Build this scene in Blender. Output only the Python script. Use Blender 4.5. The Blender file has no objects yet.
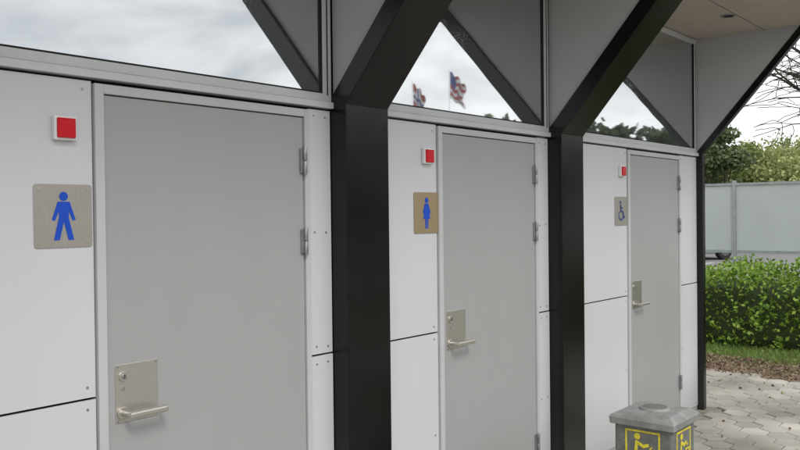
import bpy, math, random
import numpy as np
from mathutils import Vector, Matrix
random.seed(7); rng=np.random.default_rng(7)
S=bpy.context.scene
S.view_settings.view_transform='Standard'; S.view_settings.look='None'; S.view_settings.exposure=0
R=math.radians
# ---------------------------------------------------------------- materials
def newmat(name):
    m=bpy.data.materials.new(name); m.use_nodes=True
    return m,m.node_tree.nodes,m.node_tree.links,m.node_tree.nodes['Principled BSDF']
def mat(name,c,rough=.5,metal=0,var=.06,scale=6,bump=0,bscale=60,spec=.5,stretch=(1,1,1),dirt=0,base=0):
    m,N,L,b=newmat(name)
    b.inputs['Metallic'].default_value=metal; b.inputs['Specular IOR Level'].default_value=spec
    tc=N.new('ShaderNodeTexCoord'); mp=N.new('ShaderNodeMapping'); mp.inputs['Scale'].default_value=stretch
    L.new(tc.outputs['Object'],mp.inputs['Vector'])
    n=N.new('ShaderNodeTexNoise'); n.inputs['Scale'].default_value=scale; n.inputs['Detail'].default_value=6
    L.new(mp.outputs[0],n.inputs['Vector'])
    r=N.new('ShaderNodeValToRGB'); r.color_ramp.elements[0].position=.3; r.color_ramp.elements[1].position=.7
    r.color_ramp.elements[0].color=[max(0,x*(1-var)) for x in c]+[1]
    r.color_ramp.elements[1].color=[min(1,x*(1+var)) for x in c]+[1]
    L.new(n.outputs[0],r.inputs[0])
    out=r.outputs[0]
    if dirt>0:
        n3=N.new('ShaderNodeTexNoise'); n3.inputs['Scale'].default_value=1.0; n3.inputs['Detail'].default_value=8
        mp3=N.new('ShaderNodeMapping'); mp3.inputs['Scale'].default_value=(7,7,1.2)
        L.new(tc.outputs['Object'],mp3.inputs[0]); L.new(mp3.outputs[0],n3.inputs['Vector'])
        r3=N.new('ShaderNodeValToRGB'); r3.color_ramp.elements[0].position=.45; r3.color_ramp.elements[1].position=.8
        r3.color_ramp.elements[1].color=(dirt,dirt,dirt,1); r3.color_ramp.elements[0].color=(0,0,0,1)
        L.new(n3.outputs[0],r3.inputs[0])
        mx=N.new('ShaderNodeMixRGB'); mx.inputs[2].default_value=(c[0]*.5,c[1]*.48,c[2]*.44,1)
        L.new(r3.outputs[0],mx.inputs[0]); L.new(out,mx.inputs[1]); out=mx.outputs[0]
    if base>0:   # splash dirt near the ground
        sx=N.new('ShaderNodeSeparateXYZ'); L.new(tc.outputs['Object'],sx.inputs[0])
        ma=N.new('ShaderNodeMath'); ma.operation='MULTIPLY_ADD'; ma.inputs[1].default_value=.35; L.new(n.outputs[0],ma.inputs[0]); L.new(sx.outputs[2],ma.inputs[2])
        q=N.new('ShaderNodeMapRange'); q.inputs[1].default_value=.18; q.inputs[2].default_value=.62; q.inputs[3].default_value=base; q.inputs[4].default_value=0
        L.new(ma.outputs[0],q.inputs[0]); mb=N.new('ShaderNodeMixRGB'); mb.inputs[2].default_value=(.17,.155,.13,1)
        L.new(q.outputs[0],mb.inputs[0]); L.new(out,mb.inputs[1]); out=mb.outputs[0]
    L.new(out,b.inputs['Base Color'])
    mr=N.new('ShaderNodeMapRange'); mr.inputs[3].default_value=max(.02,rough-.05); mr.inputs[4].default_value=min(1,rough+.05)
    L.new(n.outputs[0],mr.inputs[0]); L.new(mr.outputs[0],b.inputs['Roughness'])
    if bump>0:
        n2=N.new('ShaderNodeTexNoise'); n2.inputs['Scale'].default_value=bscale; n2.inputs['Detail'].default_value=4
        L.new(mp.outputs[0],n2.inputs['Vector'])
        bp=N.new('ShaderNodeBump'); bp.inputs['Strength'].default_value=bump; bp.inputs['Distance'].default_value=.01
        L.new(n2.outputs[0],bp.inputs['Height']); L.new(bp.outputs[0],b.inputs['Normal'])
    return m
M_panel=mat('panel_laminate',(.615,.617,.64),.34,0,.02,1.5,0,3,dirt=.05,base=.3)
M_door=mat('door_paint',(.362,.364,.366),.40,0,.02,1.2,.02,260,dirt=.04,base=.25)
M_frame=mat('aluminium_frame',(.52,.525,.535),.4,0,.04,5,dirt=.1)
M_alu=mat('window_aluminium',(.60,.61,.625),.4,.1,.05,5,dirt=.12)
M_black=mat('black_steel',(.0048,.0048,.005),.24,0,.25,4,.012,9,spec=.32,base=.12)
M_back=mat('dark_backing',(.015,.015,.015),.9)
M_gusset=mat('grey_gusset',(.47,.475,.49),.45,0,.04,3,dirt=.08)
M_soffit=mat('soffit_board',(.42,.375,.325),.65,0,.08,5,.05,40,stretch=(1,6,1))
M_steel=mat('brushed_steel',(.58,.555,.51),.36,.85,.05,20,.02,60,stretch=(1,1,10))
M_steel2=mat('sign_steel',(.45,.42,.38),.38,.6,.045,14,.015,60,stretch=(10,1,1))
M_sign2=mat('sign_bronze',(.44,.34,.21),.38,.55,.045,14,.015,60,stretch=(10,1,1))
M_hinge=mat('hinge_steel',(.38,.38,.39),.35,.8,.1,20)
M_blue=mat('blue_enamel',(.012,.075,.52),.4,0,.05,20,spec=.3)
M_navy=mat('navy_enamel',(.03,.06,.22),.4,0,.05,20)
M_white=mat('white_plastic',(.78,.78,.78),.35,0,.03,20)
M_yellow=mat('yellow_paint',(.66,.57,.04),.6,0,.25,60)
M_bin=mat('bin_concrete',(.155,.16,.15),.75,0,.22,30,.35,120,dirt=.3)
M_binlid=mat('bin_lid',(.26,.27,.26),.5,0,.22,18,.2,90,dirt=.5)
M_galv=mat('galvanised_steel',(.33,.36,.37),.45,.4,.12,12)
M_kerb=mat('concrete',(.36,.35,.33),.85,0,.15,8,.3,60)
M_bark=mat('bark',(.05,.042,.036),.9,0,.3,12,.6,25,stretch=(1,1,.3))
M_roof=mat('roof_felt',(.05,.05,.05),.9)
def redmat():
    m,N,L,b=newmat('red_lens')
    tc=N.new('ShaderNodeTexCoord'); w=N.new('ShaderNodeTexWave'); w.inputs['Scale'].default_value=90; w.bands_direction='Z'
    L.new(tc.outputs['Object'],w.inputs['Vector'])
    bp=N.new('ShaderNodeBump'); bp.inputs['Strength'].default_value=.15; bp.inputs['Distance'].default_value=.001
    L.new(w.outputs[1],bp.inputs['Height']); L.new(bp.outputs[0],b.inputs['Normal'])
    b.inputs['Base Color'].default_value=(.58,.005,.014,1); b.inputs['Roughness'].default_value=.2; b.inputs['Specular IOR Level'].default_value=.3
    return m
M_red=redmat()
def glassmat():
    m,N,L,b=newmat('reflective_glazing')
    out=N['Material Output']
    g=N.new('ShaderNodeBsdfGlossy'); g.inputs['Color'].default_value=(.82,.85,.87,1); g.inputs['Roughness'].default_value=.02
    d=N.new('ShaderNodeBsdfDiffuse'); d.inputs[0].default_value=(.12,.125,.13,1)
    tc=N.new('ShaderNodeTexCoord')
    v=N.new('ShaderNodeTexVoronoi'); v.inputs['Scale'].default_value=130
    L.new(tc.outputs['Object'],v.inputs['Vector'])
    mr=N.new('ShaderNodeMapRange'); mr.inputs[1].default_value=0; mr.inputs[2].default_value=.22; mr.inputs[3].default_value=1; mr.inputs[4].default_value=0
    L.new(v.outputs['Distance'],mr.inputs[0])
    n=N.new('ShaderNodeTexNoise'); n.inputs['Scale'].default_value=2.0
    L.new(tc.outputs['Object'],n.inputs['Vector'])
    mu=N.new('ShaderNodeMath'); mu.operation='MULTIPLY'; L.new(mr.outputs[0],mu.inputs[0])
    r=N.new('ShaderNodeValToRGB'); r.color_ramp.elements[0].position=.48; r.color_ramp.elements[1].position=.66
    L.new(n.outputs[0],r.inputs[0]); L.new(r.outputs[0],mu.inputs[1])
    bp=N.new('ShaderNodeBump'); bp.inputs['Strength'].default_value=.22; bp.inputs['Distance'].default_value=.001
    L.new(mu.outputs[0],bp.inputs['Height'])
    n5=N.new('ShaderNodeTexNoise'); n5.inputs['Scale'].default_value=1.1; L.new(tc.outputs['Object'],n5.inputs['Vector'])
    bp2=N.new('ShaderNodeBump'); bp2.inputs['Strength'].default_value=.25; bp2.inputs['Distance'].default_value=.01
    L.new(n5.outputs[0],bp2.inputs['Height']); L.new(bp.outputs[0],bp2.inputs['Normal']); L.new(bp2.outputs[0],g.inputs['Normal'])
    mx=N.new('ShaderNodeMixShader'); mx.inputs[0].default_value=.72
    L.new(d.outputs[0],mx.inputs[1]); L.new(g.outputs[0],mx.inputs[2]); L.new(mx.outputs[0],out.inputs[0])
    return m
M_glass=glassmat()
def leafmat(name,cols,tr=.3):
    m,N,L,b=newmat(name); out=N['Material Output']
    g=N.new('ShaderNodeNewGeometry'); r=N.new('ShaderNodeValToRGB')
    r.color_ramp.elements[0].color=cols[0]+(1,); r.color_ramp.elements[1].color=cols[-1]+(1,)
    for i,c in enumerate(cols[1:-1]):
        e=r.color_ramp.elements.new((i+1)/(len(cols)-1)); e.color=c+(1,)
    L.new(g.outputs['Random Per Island'],r.inputs[0]); L.new(r.outputs[0],b.inputs['Base Color'])
    b.inputs['Roughness'].default_value=.5; b.inputs['Specular IOR Level'].default_value=.3
    t=N.new('ShaderNodeBsdfTranslucent'); L.new(r.outputs[0],t.inputs[0])
    mx=N.new('ShaderNodeMixShader'); mx.inputs[0].default_value=tr
    L.new(b.outputs[0],mx.inputs[1]); L.new(t.outputs[0],mx.inputs[2]); L.new(mx.outputs[0],out.inputs[0])
    return m
M_hedge=leafmat('hedge_leaves',[(.07,.13,.015),(.14,.25,.03),(.24,.38,.05),(.36,.48,.09)])
M_treeA=leafmat('spring_leaves',[(.24,.28,.11),(.36,.40,.16),(.48,.50,.22)])
M_treeB=leafmat('dark_leaves',[(.07,.10,.045),(.12,.16,.07),(.20,.23,.10)])
M_treeC=leafmat('mid_leaves',[(.14,.19,.06),(.24,.30,.10),(.35,.38,.15)])
M_treeD=leafmat('far_dark_leaves',[(.05,.07,.04),(.08,.11,.055),(.13,.15,.08)])
M_grass=leafmat('grass_blades',[(.10,.17,.035),(.17,.26,.05),(.26,.32,.09)])
M_clod=leafmat('soil_clods',[(.10,.07,.045),(.20,.14,.09),(.32,.24,.16)],0)
M_litterleaf=leafmat('dry_leaves',[(.12,.08,.04),(.22,.15,.07),(.30,.27,.12)],.1)
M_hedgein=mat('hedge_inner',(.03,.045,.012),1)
# ---------------------------------------------------------------- helpers
def empty(name,loc=(0,0,0)):
    e=bpy.data.objects.new(name,None); e.location=loc; S.collection.objects.link(e); e.empty_display_size=.2; return e
def link(name,verts,faces,m,parent=None,smooth=False):
    me=bpy.data.meshes.new(name); me.from_pydata([tuple(v) for v in verts],[],faces); me.validate(); me.update()
    o=bpy.data.objects.new(name,me); S.collection.objects.link(o)
    if m is not None: me.materials.append(m)
    if smooth:
        for p in me.polygons: p.use_smooth=True
    if parent: o.parent=parent
    return o
def bev(o,w,seg=2):
    if w>0:
        b=o.modifiers.new('b','BEVEL'); b.width=w; b.segments=seg; b.limit_method='ANGLE'; b.angle_limit=R(40)
    return o
def box(name,x0,x1,y0,y1,z0,z1,m,parent=None,b=0):
    v=[(x0,y0,z0),(x1,y0,z0),(x1,y1,z0),(x0,y1,z0),(x0,y0,z1),(x1,y0,z1),(x1,y1,z1),(x0,y1,z1)]
    f=[(3,2,1,0),(4,5,6,7),(0,1,5,4),(1,2,6,5),(2,3,7,6),(3,0,4,7)]
    return bev(link(name,v,f,m,parent),b)
def prism(name,pts,vec,m,parent=None,b=0):
    n=len(pts); vec=Vector(vec); P=[Vector(p) for p in pts]
    v=P+[p+vec for p in P]
    f=[tuple(range(n)),tuple(range(2*n-1,n-1,-1))]+[(i,i+n,(i+1)%n+n,(i+1)%n) for i in range(n)]
    o=link(name,v,f,m,parent)
    import bmesh
    bm=bmesh.new(); bm.from_mesh(o.data); bmesh.ops.recalc_face_normals(bm,faces=bm.faces); bm.to_mesh(o.data); bm.free()
    return bev(o,b)
def cyl(name,p0,p1,r,m,parent=None,n=20,r2=None,b=0):
    p0=Vector(p0);p1=Vector(p1);d=(p1-p0).normalized(); a=d.orthogonal().normalized(); c=d.cross(a)
    r2=r if r2 is None else r2
    v=[p0+(a*math.cos(t)+c*math.sin(t))*r for t in [2*math.pi*i/n for i in range(n)]]+[p1+(a*math.cos(t)+c*math.sin(t))*r2 for t in [2*math.pi*i/n for i in range(n)]]
    f=[tuple(range(n-1,-1,-1)),tuple(range(n,2*n))]+[(i,(i+1)%n,(i+1)%n+n,i+n) for i in range(n)]
    o=link(name,v,f,m,parent)
    for p in o.data.polygons:
        if len(p.vertices)==4: p.use_smooth=True
    return bev(o,b)
def merge(name,objs,parent=None):
    dg=bpy.context.evaluated_depsgraph_get(); dg.update()
    V=[];F=[];mi=[];sm=[];mats=[]
    for o in objs:
        ev=o.evaluated_get(dg); me=ev.to_mesh(); off=len(V)
        V+= [tuple(v.co) for v in me.vertices]
        mm=o.data.materials[0]
        if mm not in mats: mats.append(mm)
        k=mats.index(mm)
        for p in me.polygons:
            F.append(tuple(off+i for i in p.vertices)); mi.append(k); sm.append(p.use_smooth)
        ev.to_mesh_clear()
    for o in objs: bpy.data.objects.remove(o)
    me=bpy.data.meshes.new(name); me.from_pydata(V,[],F)
    for m in mats: me.materials.append(m)
    me.polygons.foreach_set('material_index',mi); me.polygons.foreach_set('use_smooth',sm); me.update()
    o=bpy.data.objects.new(name,me); S.collection.objects.link(o)
    if parent: o.parent=parent
    return o
def strokes(lines,w,fn,m,thick=.0008):
    out=[];k=0
    for L_ in lines:
        for (a,b) in zip(L_[:-1],L_[1:]):
            a=Vector(a);b=Vector(b); d=(b-a).normalized(); nn=Vector((-d.y,d.x))*w/2; e=d*w*.35
            q=[a-e+nn,a-e-nn,b+e-nn,b+e+nn]; n0=.0004+.00012*k; k+=1
            out.append(prism('s',[fn(p.x,p.y,0) for p in q],Vector(fn(0,0,n0+thick))-Vector(fn(0,0,0)),m))
    return out
def circ(cx,cy,r,a0=0,a1=360,n=24):
    return [(cx+r*math.cos(R(a0+(a1-a0)*i/n)),cy+r*math.sin(R(a0+(a1-a0)*i/n))) for i in range(n+1)]
# ---------------------------------------------------------------- building
B=empty('public_toilet_building')
P_=.093; ZB=2.15; SL=1.158; ZS=3.11
cols=[(-1.204,-.927),(.673,.95),(2.55,2.827),(4.427,4.704)]
bays=[(-.927,.673,None),(.95,2.55,1.471),(2.827,4.427,3.345),(4.704,6.897,5.575)]
box('core_wall',-4,6.955,.035,3.2,.0,3.0,M_back,B)
def column(x0,x1,p,vt,i):
    q1=p+(ZS+.01-ZB)/SL; zi=ZB-SL*p+vt; q2=(ZS+.01-zi)/SL
    pr=[(x0,.03,0),(x0,-p,0),(x0,-p,ZB),(x0,-q1,ZS+.01),(x0,-q2,ZS+.01),(x0,.0,zi),(x0,.03,zi)]
    prism('portal_frame_%d'%i,pr,(x1-x0,0,0),M_black,B,.003)
    g=.018 if x1-x0>.1 else .008
    gp=[(x0+g,.0,zi+.002),(x0+g,-q2+.004,ZS+.008),(x0+g,.0,ZS+.008)]
    prism('gusset_panel_%d'%i,gp,(x1-x0-2*g,0,0),M_gusset,B)
for i,(a,b_) in enumerate(cols): column(a,b_,P_,.137,i)
column(6.897,6.958,.05,.075,9)
screws=[]
def screw(x,z,y=0,r=.0045,m=None):
    screws.append(cyl('s',(x,y+.002,z),(x,y-.0022,z),r,m or M_hinge,None,10))
J=1.071; g=.004
def panel(x0,x1,z0,z1,nm='cladding_panel'):
    yo=random.uniform(-.0012,.0008)
    box(nm,x0+g,x1-g,yo,.012,z0+g,z1-g,M_panel,B,.001)
    xs=[x0+.035,x1-.035] if x1-x0>.12 else [(x0+x1)/2]
    n=max(2,int((z1-z0)/.45)+1)
    for x in xs:
        for k in range(n): screw(x+random.uniform(-.003,.003),z0+.035+(z1-z0-.07)*k/(n-1)+random.uniform(-.004,.004),yo)
for bi,(x0,x1,dx) in enumerate(bays):
    FW=.036
    if dx is None:
        panel(x0,(x0+x1)/2,.03,J); panel((x0+x1)/2,x1,.03,J); panel(x0,(x0+x1)/2,J,2.128); panel((x0+x1)/2,x1,J,2.128)
    else:
        lx0,lx1=dx,dx+.91; fx0,fx1=lx0-FW,lx1+FW*.8
        for (a,b_) in ((x0,fx0-.002),(fx1+.002,x1)):
            panel(a,b_,.03,J); panel(a,b_,J,2.128)
        fr=[box('f',fx0,lx0-.003,-.012,.03,.02,2.118,M_frame,None,.0015),box('f',lx1+.003,fx1,-.012,.03,.02,2.118,M_frame,None,.0015),
            box('f',lx0-.003,lx1+.003,-.0115,.03,2.086,2.118,M_frame,None,.0015)]
        merge('door_frame_%d'%bi,fr,B)
        box('door_leaf_%d'%bi,lx0+.001,lx1-.001,-.003,.03,.035,2.082,M_door,B,.002)
        box('threshold_%d'%bi,lx0,lx1,-.015,.03,.0,.03,M_hinge,B,.002)
        hs=[]
        for zc in (1.90,1.563,.30):
            hx=lx1-.004
            hs+=[cyl('h',(hx,-.020,zc-.058),(hx,-.020,zc-.002),.0085,M_hinge,None,14,b=.001),cyl('h',(hx,-.020,zc+.002),(hx,-.020,zc+.058),.0085,M_hinge,None,14,b=.001),
                 box('h',hx-.018,hx+.018,-.0145,-.001,zc-.05,zc+.05,M_hinge,None,.001)]
        merge('hinges_%d'%bi,hs,B)
        px=lx0+.026
        hp=[box('h',px,px+.165,-.0065,-.002,.970,1.170,M_steel,None,.002),
            cyl('h',(px+.030,-.006,1.128),(px+.030,-.012,1.128),.017,M_steel,None,24,b=.001),
            cyl('h',(px+.030,-.011,1.128),(px+.030,-.016,1.128),.009,M_hinge,None,20,b=.001),
            box('h',px+.0285,px+.0315,-.0165,-.015,1.121,1.135,M_back),
            cyl('h',(px+.030,-.006,1.085),(px+.030,-.009,1.085),.006,M_hinge,None,14),
            cyl('h',(px+.026,-.004,1.003),(px+.026,-.062,1.003),.0095,M_steel,None,20,b=.001),
            cyl('h',(px+.026,-.006,1.003),(px+.026,-.013,1.003),.022,M_steel,None,24,b=.002),
            box('h',px+.018,px+.165,-.072,-.054,.992,1.014,M_steel,None,.006),
            box('h',px+.152,px+.1655,-.070,-.030,.993,1.013,M_steel,None,.005)]
        merge('lever_handle_%d'%bi,hp,B)
        for (sx,sz) in ((.008,.978),(.157,.978),(.008,1.162),(.157,1.162)): screw(px+sx,sz,-.0065,.004)
    box('sill_flashing_%d'%bi,x0+.001,x1-.001,-.022,.03,2.133,2.160,M_alu,B,.002)
    wf=[box('f',x0+.001,x1-.001,-.008,.03,2.162,2.196,M_alu,None,.002),box('f',x0+.001,x1-.001,-.008,.03,3.07,3.105,M_alu,None,.002),
        box('f',x0+.001,x0+.036,-.0075,.03,2.196,3.07,M_alu,None,.002),box('f',x1-.050,x1-.001,-.0075,.03,2.196,3.07,M_alu,None,.002),
        box('f',x1-.028,x1-.022,-.0095,-.005,2.19,3.07,M_back),
        box('f',x0+.036,x1-.050,-.003,.005,2.196,2.203,M_back),box('f',x1-.057,x1-.050,-.003,.005,2.203,3.07,M_back)]
    merge('window_frame_%d'%bi,wf,B)
    box('window_glass_%d'%bi,x0+.03,x1-.045,.006,.02,2.18,3.08,M_glass,B)
for (a,b_) in cols[2:]:
    for k in range(6):
        for xx in (a+.018,b_-.018): screw(xx,.2+.37*k,-P_,.0045,M_black)
merge('panel_screws',screws,B)
box('end_cladding',6.960,6.972,.02,3.2,.03,3.0,M_panel,B,.001)
box('plinth',-4,6.95,.008,.03,0,.028,M_kerb,B)
box('soffit',-4,7.0,-1.10,.0,ZS,ZS+.02,M_soffit,B)
box('soffit_joint_a',-4,7.0,-.552,-.548,ZS-.001,ZS+.004,M_back,B)
box('roof_fascia',-4.02,7.02,-1.13,-1.1005,ZS-.02,ZS+.33,M_black,B,.003)
box('roof_slab',-4,7.0,-1.10,3.25,ZS+.022,ZS+.3,M_roof,B)
for x in (1.75,3.65,6.2):
    cyl('downlight_ring',(x,-.5,ZS+.001),(x,-.5,ZS-.006),.055,M_hinge,B,28,b=.001)
    cyl('downlight_lens',(x,-.5,ZS-.004),(x,-.5,ZS-.0075),.038,M_back,B,24)
# ---------------------------------------------------------------- signs
def sign(cx,kind,m):
    E=empty('restroom_sign',(0,0,0)); cz=1.678; w=.098
    r=.010; pts=[]
    for (sx,sz,a0) in ((1,1,0),(-1,1,90),(-1,-1,180),(1,-1,270)):
        for k in range(5):
            a=R(a0+k*22.5); pts.append((cx+sx*(w-r)+r*math.cos(a),-.004,cz+sz*(.102-r)+r*math.sin(a)))
    prism('plate',pts,(0,.003,0),m,E,.0006)
    fn=lambda u,v,n:(cx+u,-.0042-n,cz+v)
    sc=[]
    for sx in(-1,1):
        for sz in (-1,1): sc.append(cyl('s',(cx+sx*.083,-.003,cz+sz*.087),(cx+sx*.083,-.0062,cz+sz*.087),.0045,M_steel,None,12))
    merge('screws',sc,E)
    if kind=='man':
        h=[(.020,.046),(.040,-.012),(.030,-.016),(.0165,.016),(.0165,-.006),(.034,-.078),(.015,-.078),(0,-.018)]
        poly=h+[(-x,z) for x,z in reversed(h[:-1])]
        a=prism('a',[fn(x,z,0) for x,z in poly],(0,-.0012,0),M_blue)
        b=cyl('b',fn(0,.063,0),fn(0,.063,.0012),.0145,M_blue,None,28)
        merge('pictogram',[a,b],E)
    elif kind=='woman':
        h=[(.014,.046),(.031,.0),(.024,-.004),(.0125,.022),(.029,-.030),(.0115,-.030),(.0115,-.078),(.003,-.078),(.002,-.030)]
        poly=h+[(-x,z) for x,z in reversed(h)]
        a=prism('a',[fn(x,z,0) for x,z in poly],(0,-.0012,0),M_blue)
        b=cyl('b',fn(0,.062,0),fn(0,.062,.0012),.0135,M_blue,None,28)
        merge('pictogram',[a,b],E)
    else:
        ls=[circ(.0,-.028,.034,-215,25,22),[(-.008,.045),(-.004,-.003),(.028,-.003),(.042,-.045),(.052,-.042)],[(-.006,.022),(.022,.022)]]
        st=strokes(ls,.010,fn,M_navy)
        st.append(cyl('b',fn(-.009,.063,0),fn(-.009,.063,.0014),.011,M_navy,None,24))
        merge('pictogram',st,E)
sign(1.325,'man',M_steel2); sign(3.215,'woman',M_sign2); sign(5.43,'wheel',M_steel2)
for cx in (1.328,3.220,5.437):
    E=empty('red_signal_lamp'); cz=1.960
    box('housing',cx-.038,cx+.038,-.022,-.001,cz-.039,cz+.039,M_white,E,.004)
    box('lens',cx-.031,cx+.031,-.030,-.020,cz-.032,cz+.032,M_red,E,.004)
# ---------------------------------------------------------------- litter bin
E=empty('litter_bin')
bx0,bx1,by0,by1,bt=3.70,4.01,-1.06,-.75,.708
prism('body',[(bx0+.012,by0+.012,0),(bx1-.012,by0+.012,0),(bx1-.012,by1-.012,0),(bx0+.012,by1-.012,0)],(0,0,bt-.055),M_bin,E,.012)
lv=[];cx,cy=(bx0+bx1)/2,(by0+by1)/2
for (hw,z) in ((.160,bt-.062),(.163,bt-.030),(.155,bt-.018),(.125,bt-.002),(.105,bt)):
    lv+=[(cx-hw,cy-hw,z),(cx+hw,cy-hw,z),(cx+hw,cy+hw,z),(cx-hw,cy+hw,z)]
lf=[(3,2,1,0)]+[(4*k+i,4*k+(i+1)%4,4*k+4+(i+1)%4,4*k+4+i) for k in range(4) for i in range(4)]+[(16,17,18,19)]
bev(link('lid',lv,lf,M_binlid,E),.004)
cyl('ash_rim',(cx,cy,bt-.001),(cx,cy,bt+.010),.075,M_binlid,E,28,.068,b=.002)
cyl('ash_tray',(cx,cy,bt+.004),(cx,cy,bt+.0115),.058,M_bin,E,24)
def icon(fn):
    hw=.082
    ls=[[(-hw,-hw),(hw,-hw),(hw,hw),(-hw,hw),(-hw,-hw)]]
    st=strokes(ls,.009,fn,M_yellow)
    st+=strokes([[(-.028,.030),(-.034,-.015),(-.050,-.060)],[(-.034,-.015),(-.014,-.060)],[(-.028,.028),(.004,.012),(.026,.020)]],.015,lambda u,v,n:fn(u,v,n+.0006),M_yellow)
    st+=strokes([[(.020,-.012),(.026,-.062),(.056,-.062),(.062,-.012),(.020,-.012)],[(.038,.004),(.046,.012)]],.007,lambda u,v,n:fn(u,v,n+.0012),M_yellow)
    st.append(cyl('b',fn(-.026,.056,0),fn(-.026,.056,.002),.015,M_yellow,None,20))
    return st
merge('litter_symbol_side',icon(lambda u,v,n:(bx0+.012-n,cy-u,bt-.165+v)),E)
merge('litter_symbol_front',icon(lambda u,v,n:(cx+u,by0+.012-n,bt-.165+v)),E)
# ---------------------------------------------------------------- ground
def sheet(name,x0,x1,y0,y1,z,m): return link(name,[(x0,y0,z),(x1,y0,z),(x1,y1,z),(x0,y1,z)],[(0,1,2,3)],m)
M_gr=mat('grass_ground',(.11,.14,.045),1,0,.4,1.5,.4,40)
M_asph=mat('asphalt',(.20,.20,.20),.85,0,.12,4,.3,150)
M_soil=mat('soil',(.17,.12,.08),1,0,.5,14,1,30)
M_sand=mat('joint_sand',(.21,.20,.165),1,0,.3,20,.5,80)
sheet('ground',-400,400,-400,400,-.012,M_gr)
sheet('parking_lot_road',15,70,-60,60,-.004,M_asph)
sheet('access_road',-60,14.6,-60,-9,-.004,M_asph)
sheet('paving_bed',-8,8.65,-9,.03,-.003,M_sand)
sheet('paving_bed_end',6.96,8.65,.03,6,-.003,M_sand)
def blob(name,pts,z,m):
    return link(name,[(x,y,z) for x,y in pts],[tuple(range(len(pts)))],m)
pts=[(8.5,-6+.35*k) for k in range(34)]
pr=[(9.45+.22*math.sin(k*1.3)+.15*math.sin(k*.5),-6+.35*k) for k in range(33,-1,-1)]
blob('soil_bed',pts+pr,.0015,M_soil)
box('kerb',14.6,14.75,-60,60,-.01,.10,M_kerb,None,.01)
for k in range(9):
    sheet('parking_line',22,27,-14+2.6*k,-13.9+2.6*k,0,M_white)
def pavers():
    m,N,L,b=newmat('paver_concrete')
    gm=N.new('ShaderNodeNewGeometry'); r=N.new('ShaderNodeValToRGB')
    cs=[(.31,.29,.26),(.42,.40,.37),(.36,.345,.32),(.49,.47,.43),(.38,.355,.32)]
    r.color_ramp.elements[0].color=cs[0]+(1,); r.color_ramp.elements[1].color=cs[-1]+(1,)
    for i in (1,2,3): r.color_ramp.elements.new(i/4).color=cs[i]+(1,)
    L.new(gm.outputs['Random Per Island'],r.inputs[0])
    tc=N.new('ShaderNodeTexCoord'); n=N.new('ShaderNodeTexNoise'); n.inputs['Scale'].default_value=1.3; n.inputs['Detail'].default_value=9
    L.new(tc.outputs['Object'],n.inputs['Vector'])
    r2=N.new('ShaderNodeValToRGB'); r2.color_ramp.elements[0].position=.35; r2.color_ramp.elements[1].position=.65
    r2.color_ramp.elements[0].color=(.58,.56,.52,1); r2.color_ramp.elements[1].color=(1.08,1.07,1.05,1)
    L.new(n.outputs[0],r2.inputs[0])
    mx=N.new('ShaderNodeMixRGB'); mx.blend_type='MULTIPLY'; mx.inputs[0].default_value=1
    L.new(r.outputs[0],mx.inputs[1]); L.new(r2.outputs[0],mx.inputs[2]); L.new(mx.outputs[0],b.inputs['Base Color'])
    b.inputs['Roughness'].default_value=.85
    n2=N.new('ShaderNodeTexNoise'); n2.inputs['Scale'].default_value=90; L.new(tc.outputs['Object'],n2.inputs['Vector'])
    bp=N.new('ShaderNodeBump'); bp.inputs['Strength'].default_value=.4; bp.inputs['Distance'].default_value=.005
    L.new(n2.outputs[0],bp.inputs['Height']); L.new(bp.outputs[0],b.inputs['Normal'])
    V=[];F=[];Rr=.112;dx=Rr*1.5;dy=Rr*math.sqrt(3)
    for i in range(int(13/dx)):
        for j in range(int(13/dy)):
            x=-4+i*dx; y=-7+j*dy+(dy/2 if i%2 else 0)
            if x>8.62+.06*math.sin(y*3) or (x<7.08 and y>-.12) or y>5: continue
            o=len(V); h=random.uniform(-.002,.002); tx,ty=random.uniform(-.025,.025),random.uniform(-.025,.025); ra=random.gauss(0,.012)
            for (rr,zz) in ((Rr-.004,-.01),(Rr-.004,.005),(Rr-.010,.010)):
                for k in range(6):
                    a=math.pi/3*k+ra; px,py=rr*math.cos(a),rr*math.sin(a)
                    V.append((x+px,y+py,zz+h+px*tx+py*ty))
            for q in (0,6):
                for k in range(6): F.append((o+q+k,o+q+(k+1)%6,o+q+6+(k+1)%6,o+q+6+k))
            F.append(tuple(o+12+k for k in range(6)))
    link('pavement',V,F,m)
pavers()
# ---------------------------------------------------------------- foliage
def quads(C,size,elong=1.6):
    n=len(C); d=rng.normal(size=(n,3)); d/=np.linalg.norm(d,axis=1)[:,None]
    e=rng.normal(size=(n,3)); e-= (e*d).sum(1)[:,None]*d; e/=np.linalg.norm(e,axis=1)[:,None]
    s=size*rng.uniform(.6,1.3,n)[:,None]
    f=np.cross(d,e)
    return np.stack([C-e*s*elong/2,C+f*s/2,C+e*s*elong/2,C-f*s/2],1).reshape(-1,3)
def cloudmesh(name,V,m,parent=None,k=4):
    n=len(V)//k
    me=bpy.data.meshes.new(name); me.vertices.add(len(V)); me.vertices.foreach_set('co',V.astype(np.float32).ravel())
    me.loops.add(n*k); me.loops.foreach_set('vertex_index',np.arange(n*k,dtype=np.int32))
    me.polygons.add(n); me.polygons.foreach_set('loop_start',np.arange(0,n*k,k,dtype=np.int32)); me.polygons.foreach_set('loop_total',np.full(n,k,dtype=np.int32))
    me.update(calc_edges=True); me.materials.append(m)
    o=bpy.data.objects.new(name,me); S.collection.objects.link(o)
    if parent: o.parent=parent
    return o
H=empty('hedge'); n=52000
u=rng.uniform(0,1,(n,3)); x=10.25+1.25*u[:,0]; y=-4.5+10*u[:,1]; z=.05+.94*u[:,2]
lump=.07*np.sin(y*3.1)+.05*np.sin(y*7.3+1)+.05*np.sin(x*9)
z=z*(1+lump*.9); edge=np.where(u[:,2]>.75,(u[:,2]-.75)*.7,0)
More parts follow.
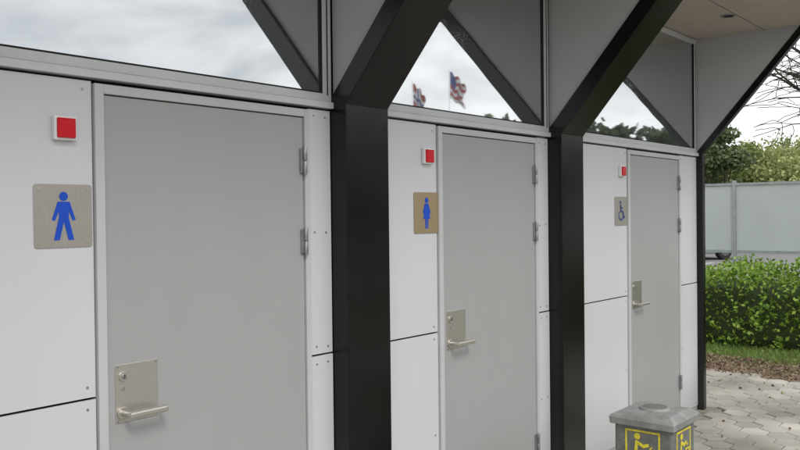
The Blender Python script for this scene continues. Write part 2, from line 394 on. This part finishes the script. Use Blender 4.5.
x=10.875+(x-10.875)*(1-edge*1.2)+.07*np.sin(y*5+z*7)+.05*np.sin(y*13+z*11)+rng.normal(0,.02,n)
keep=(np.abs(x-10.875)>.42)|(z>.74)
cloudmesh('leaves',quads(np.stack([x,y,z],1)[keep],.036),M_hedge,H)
box('inner_dark_volume',10.42,11.33,-4.35,5.35,.0,.74,M_hedgein,H,.1)  # plain dark solid filling the hedge behind its outer leaves
n=30000; x=rng.uniform(8.7,10.6,n); y=rng.uniform(-4.5,5,n)
d=np.sin(y*2.1)*.12+np.sin(y*.9)*.12; keep=(x>9.42+d+rng.normal(0,.08,n))|(rng.uniform(size=n)<.07); x=x[keep];y=y[keep];n=len(x)
h=rng.uniform(.02,.06,n); a=rng.uniform(0,6.28,n); w=.006
b0=np.stack([x-np.cos(a)*w,y-np.sin(a)*w,np.zeros(n)],1); b1=np.stack([x+np.cos(a)*w,y+np.sin(a)*w,np.zeros(n)],1)
t=np.stack([x+rng.normal(0,.025,n),y+rng.normal(0,.025,n),h],1)
cloudmesh('grass',np.stack([b0,b1,t],1).reshape(-1,3),M_grass,None,3)
n=14000; C=np.stack([rng.uniform(8.58,9.6,n),rng.uniform(-4.5,5,n),rng.uniform(.0,.018,n)],1)
cloudmesh('bark_mulch',quads(C,.022,1.8),M_clod)
n=260; C=np.stack([8.6-rng.exponential(.9,n),rng.uniform(-4,2.5,n),np.full(n,.017)],1); C=C[(C[:,0]>7.1)|(C[:,1]<-.1)]
cloudmesh('fallen_leaves',quads(C,.022),M_litterleaf)
def leafy_tree(name,x,y,h,r,m,n=7000,size=.16,clumps=26):
    E=empty(name); T=[]
    th=h*.45
    T.append(cyl('t',(x,y,-.02),(x+.1,y,th),.16*h/6,M_bark,None,10,.09*h/6))
    cc=[]
    for i in range(clumps):
        a=random.uniform(0,6.28); f=random.random(); zz=h*(.32+.6*f); rr=r*math.sqrt(max(.05,1-(2*f-.9)**2))*random.uniform(.25,.95)
        cc.append((x+rr*math.cos(a),y+rr*math.sin(a),zz,r*random.uniform(.2,.42)))
    for (a,b,c,d) in cc[::3]:
        T.append(cyl('l',(x+.05,y,th*random.uniform(.6,1)),(a,b,c),.05*h/6,M_bark,None,6,.012))
    merge('trunk',T,E)
    w=np.array([c[3]**2 for c in cc]); w/=w.sum(); k=rng.choice(len(cc),n,p=w); cc=np.array(cc)
    dd=rng.normal(size=(n,3)); dd/=np.linalg.norm(dd,axis=1)[:,None]; rad=cc[k,3]*rng.uniform(.3,1.3,n)
    Cn=cc[k,:3]+dd*rad[:,None]*np.array([1,1,.8])
    cloudmesh('foliage',quads(Cn,size),m,E)
ca,sa=math.cos(R(40.08)),math.sin(R(40.08))
def c2w(X,z): return (sa*X+ca*z,-ca*X+sa*z-2.535)
def pxw(px,z): return c2w((px-400)/820*z,z)
for (px,z,h,r,m) in [(722,34,5.2,1.3,M_treeB),(743,37,4.9,1.5,M_treeC),(700,36,4.9,2.0,M_treeB),(768,38,4.6,2.0,M_treeA),(793,35,4.4,2.0,M_treeA),
                       (825,38,5.0,2.5,M_treeA),(780,46,5.8,3,M_treeC),(860,40,6,3,M_treeA),(745,48,5.4,3,M_treeA),(664,40,6,3,M_treeC)]:
    x,y=pxw(px,z); leafy_tree('broadleaf_tree',x,y,h,r,m,6000,.12)
def mass(name,pts,n,m,size,hm,hv):
    P=np.array(pts); k=rng.integers(0,len(P)-1,n); f=rng.uniform(0,1,n)[:,None]
    c=P[k]*(1-f)+P[k+1]*f
    ang=np.arctan2(c[:,1],c[:,0])*60
    top=hm+hv*(np.sin(ang*.9)+.6*np.sin(ang*2.3+1)+.4*np.sin(ang*5.1))
    z=top*rng.uniform(0,1,n)**.8; c=c+rng.normal(0,1.2,(n,2))
    cloudmesh(name,quads(np.column_stack([c,z]),size),m)
mass('distant_trees',[(20,45),(45,32),(62,10),(66,-18)],22000,M_treeC,.5,4.3,.5)
mass('distant_trees',[(78,-14),(70,-34),(50,-50),(25,-62),(-30,-60)],34000,M_treeD,.6,9.0,.9)
def bare_tree(x,y):
    cu=bpy.data.curves.new('branches','CURVE'); cu.dimensions='3D'; cu.bevel_depth=1; cu.bevel_resolution=0
    rr=random.Random(11)
    def br(p,d,l,r,lev):
        n=6; pts=[p.copy()]; q=p.copy(); dd=d.copy()
        for i in range(n):
            dd=(dd+Vector((rr.gauss(0,.14),rr.gauss(0,.14),rr.gauss(.02,.12)-(.06 if lev>=2 else 0)))).normalized(); q=q+dd*l/n; pts.append(q.copy())
        s=cu.splines.new('POLY'); s.points.add(n)
        for i,pp in enumerate(pts): s.points[i].co=(*pp,1); s.points[i].radius=max(.0055,r*(1-.75*i/n))
        if lev<3:
            for k in range([8,6,4][lev]):
                i=rr.randint(3 if lev==0 else 1,n); a=rr.uniform(0,6.28)
                side=Vector((math.cos(a),math.sin(a),rr.uniform(-.1,.5) if lev==0 else rr.uniform(-.4,.4))).normalized()
                br(pts[i],(dd*.55+side*.8).normalized(),l*rr.uniform(.42,.6),r*(1-.75*i/n)*.55,lev+1)
    br(Vector((x,y,-.05)),Vector((-.03,.06,1)),4.4,.10,0)
    for zz,dz in ((2.6,.42),(3.1,.28),(3.5,.1)): br(Vector((x,y,zz)),Vector((-.50,.62,dz)).normalized(),2.1,.04,1)
    o=bpy.data.objects.new('bare_tree',cu); S.collection.objects.link(o); cu.materials.append(M_bark)
bare_tree(*pxw(880,13))
# ---------------------------------------------------------------- glass screen fence
F_=empty('glass_screen_fence')
def frost():
    m,N,L,b=newmat('frosted_glass'); out=N['Material Output']
    tc=N.new('ShaderNodeTexCoord'); n=N.new('ShaderNodeTexNoise'); n.inputs['Scale'].default_value=2
    L.new(tc.outputs['Object'],n.inputs[0]); r=N.new('ShaderNodeValToRGB')
    r.color_ramp.elements[0].color=(.56,.60,.60,1); r.color_ramp.elements[1].color=(.66,.70,.70,1); L.new(n.outputs[0],r.inputs[0])
    L.new(r.outputs[0],b.inputs['Base Color']); b.inputs['Roughness'].default_value=.3
    t=N.new('ShaderNodeBsdfTranslucent'); L.new(r.outputs[0],t.inputs[0])
    tr=N.new('ShaderNodeBsdfTransparent')
    m1=N.new('ShaderNodeMixShader'); m1.inputs[0].default_value=.4; L.new(b.outputs[0],m1.inputs[1]); L.new(t.outputs[0],m1.inputs[2])
    m2=N.new('ShaderNodeMixShader'); m2.inputs[0].default_value=.18; L.new(m1.outputs[0],m2.inputs[1]); L.new(tr.outputs[0],m2.inputs[2])
    L.new(m2.outputs[0],out.inputs[0]); return m
M_fr=frost(); fx=12.5
ys=[6.0,4.5,3.0,1.5,0,-1.5,-3.0,-4.5]
pp=[]
for y in ys: pp.append(box('p',fx-.025,fx+.025,y-.025,y+.025,-.01,2.12,M_galv,None,.004))
pp+=[box('r',fx-.02,fx+.02,-4.5,6,2.05,2.085,M_galv),box('r',fx-.022,fx+.022,-4.5,6,1.05,1.09,M_galv)]
merge('posts_and_rails',pp,F_)
for a,b_ in zip(ys[1:],ys[:-1]): box('glass_pane',fx-.006,fx+.006,a+.03,b_-.03,1.092,2.048,M_fr,F_)
# ---------------------------------------------------------------- parked car
def car(x,y,heading):
    E=empty('parked_car',(x,y,0)); E.rotation_euler=(0,0,heading)
    mp=mat('car_paint',(.30,.31,.33),.25,.3,.03,4); mg=mat('car_glass',(.02,.025,.03),.08); mt=mat('tyre_rubber',(.02,.02,.02),.85); mr=mat('alloy_rim',(.25,.25,.26),.3,.8)
    prof=[(-2.0,.30),(-2.1,.55),(-2.05,.90),(-1.75,.98),(-1.35,1.40),(-.7,1.47),(.25,1.44),(.95,1.0),(1.75,.85),(2.1,.68),(2.15,.40),(2.05,.24),(1.68,.22)]
    arc=lambda cx:[(cx+.36*math.cos(R(a)),.32+.36*math.sin(R(a))) for a in range(0,181,20)]
    prof+=[(1.64,.24)]+arc(1.28)[0:]+[(.9,.22),(-.9,.22)]+arc(-1.28)+[(-1.66,.26)]
    prism('body',[(a,-.86,b) for a,b in prof],(0,1.72,0),mp,E,.05)
    for s in (-1,1):
        yy=s*.862
        for q in ([(-1.3,.98),(-1.2,1.33),(-.7,1.39),(-.35,1.40),(-.35,.98)],[(-.28,.98),(-.28,1.40),(.2,1.37),(.75,1.02)]):
            prism('side_window',[(a,yy,b) for a,b in q],(0,s*.006,0),mg,E)
        for cxx in (-1.28,1.28):
            cyl('tyre',(cxx,s*.68,.32),(cxx,s*.88,.32),.32,mt,E,28,b=.02); cyl('rim',(cxx,s*.87,.32),(cxx,s*.89,.32),.19,mr,E,20,b=.01)
        box('headlight',2.0,2.14,s*.5-.16,s*.5+.16,.62,.74,M_white,E,.02); box('tail_light',-2.12,-2.04,s*.65-.1,s*.65+.1,.72,.88,M_red,E,.02)
wx,wy=pxw(706,29); hd=-R(90-40.08)+R(25)
car(wx-1.28*math.cos(hd),wy-1.28*math.sin(hd),hd)
# ---------------------------------------------------------------- flags (seen in glazing)
def plain(name,c):
    m,N,L,b=newmat(name); b.inputs['Base Color'].default_value=c+(1,); b.inputs['Roughness'].default_value=.8; return m
fm=[plain('flag_red',(.42,.10,.10)),plain('flag_white',(.72,.72,.72)),plain('flag_blue',(.10,.13,.28))]
def flag(x,y,ztop,pat,hh=1.25,ww=.72):
    E=empty('flagpole')
    cyl('pole',(x,y,0),(x,y,ztop+.12),.035,M_white,E,12,.02)
    V=[];F=[];mi=[];nx,nz=22,16
    dx,dy=.78,.62
    for j in range(nz+1):
        for i in range(nx+1):
            f=i/nx; wv=.12*math.sin(f*13+j*.2)*f; s=ww*(f-.15*f*f)*(1+.12*math.sin(j*.5))
            V.append((x+(.05+s)*dx-wv*dy,y+(.05+s)*dy+wv*dx,ztop-hh*j/nz-.30*f-.25*f*f+.06*math.sin(f*13)))
    for j in range(nz):
        for i in range(nx):
            a=j*(nx+1)+i; F.append((a,a+1,a+nx+2,a+nx+1)); mi.append(pat(i,j))
    o=link('flag',V,F,fm[0],E,True); o.data.materials.append(fm[1]); o.data.materials.append(fm[2]); o.data.polygons.foreach_set('material_index',mi)
def norw(i,j):
    if 8<=i<=9 or 7<=j<=8: return 2
    if 6<=i<=11 or 5<=j<=10: return 1
    return 0
def dane(i,j): return 2 if (i<9 and j<8) else (1 if (j//2)%2 else 0)
flag(32.1,-21.2,8.5,dane)
flag(30.9,-22.7,8.0,norw)
# ---------------------------------------------------------------- light
w=bpy.data.worlds.new('World'); S.world=w; w.use_nodes=True; N=w.node_tree.nodes; L=w.node_tree.links
bg=N['Background']; bg.inputs[1].default_value=.12
sky=N.new('ShaderNodeTexSky'); sky.sky_type='NISHITA'; sky.sun_disc=False
hs=N.new('ShaderNodeHueSaturation'); hs.inputs['Saturation'].default_value=.3; L.new(sky.outputs[0],hs.inputs['Color'])
tc=N.new('ShaderNodeTexCoord'); mp=N.new('ShaderNodeMapping'); mp.inputs['Scale'].default_value=(1,1,2.2); L.new(tc.outputs['Generated'],mp.inputs[0])
n=N.new('ShaderNodeTexNoise'); n.inputs['Scale'].default_value=2.9; n.inputs['Detail'].default_value=7; n.inputs['Roughness'].default_value=.55; n.inputs['Distortion'].default_value=.5
L.new(mp.outputs[0],n.inputs['Vector'])
r=N.new('ShaderNodeValToRGB'); r.color_ramp.elements[0].position=.38; r.color_ramp.elements[1].position=.60
r.color_ramp.elements[0].color=(.57,.59,.61,1); r.color_ramp.elements[1].color=(1.0,1.0,.99,1); L.new(n.outputs[0],r.inputs[0])
sc=N.new('ShaderNodeVectorMath'); sc.operation='SCALE'; sc.inputs['Scale'].default_value=13.6; L.new(r.outputs[0],sc.inputs[0])
mx=N.new('ShaderNodeMixRGB'); mx.inputs[0].default_value=.9; L.new(hs.outputs[0],mx.inputs[1]); L.new(sc.outputs[0],mx.inputs[2]); L.new(mx.outputs[0],bg.inputs[0])
sun=bpy.data.lights.new('sun','SUN'); sun.energy=1.5; sun.angle=R(18); sun.color=(1,.975,.94)
so=bpy.data.objects.new('sun',sun); S.collection.objects.link(so)
sd=Vector((-.45,-.85,.95)).normalized()
so.rotation_euler=sd.to_track_quat('Z','Y').to_euler()
sky.sun_elevation=math.asin(sd.z); sky.sun_rotation=math.atan2(sd.x,sd.y)
# ---------------------------------------------------------------- camera
cam=bpy.data.cameras.new('camera'); cam.sensor_width=36; cam.lens=36*820/800; cam.clip_end=2000; cam.clip_start=.05
co=bpy.data.objects.new('camera',cam); S.collection.objects.link(co)
base=Matrix.Rotation(-R(90-40.08),4,'Z')@Matrix.Rotation(R(90-.72),4,'X')@Matrix.Rotation(-R(.63),4,'Z')
co.matrix_world=Matrix.Translation((0,-2.535,1.67))@base
S.camera=co
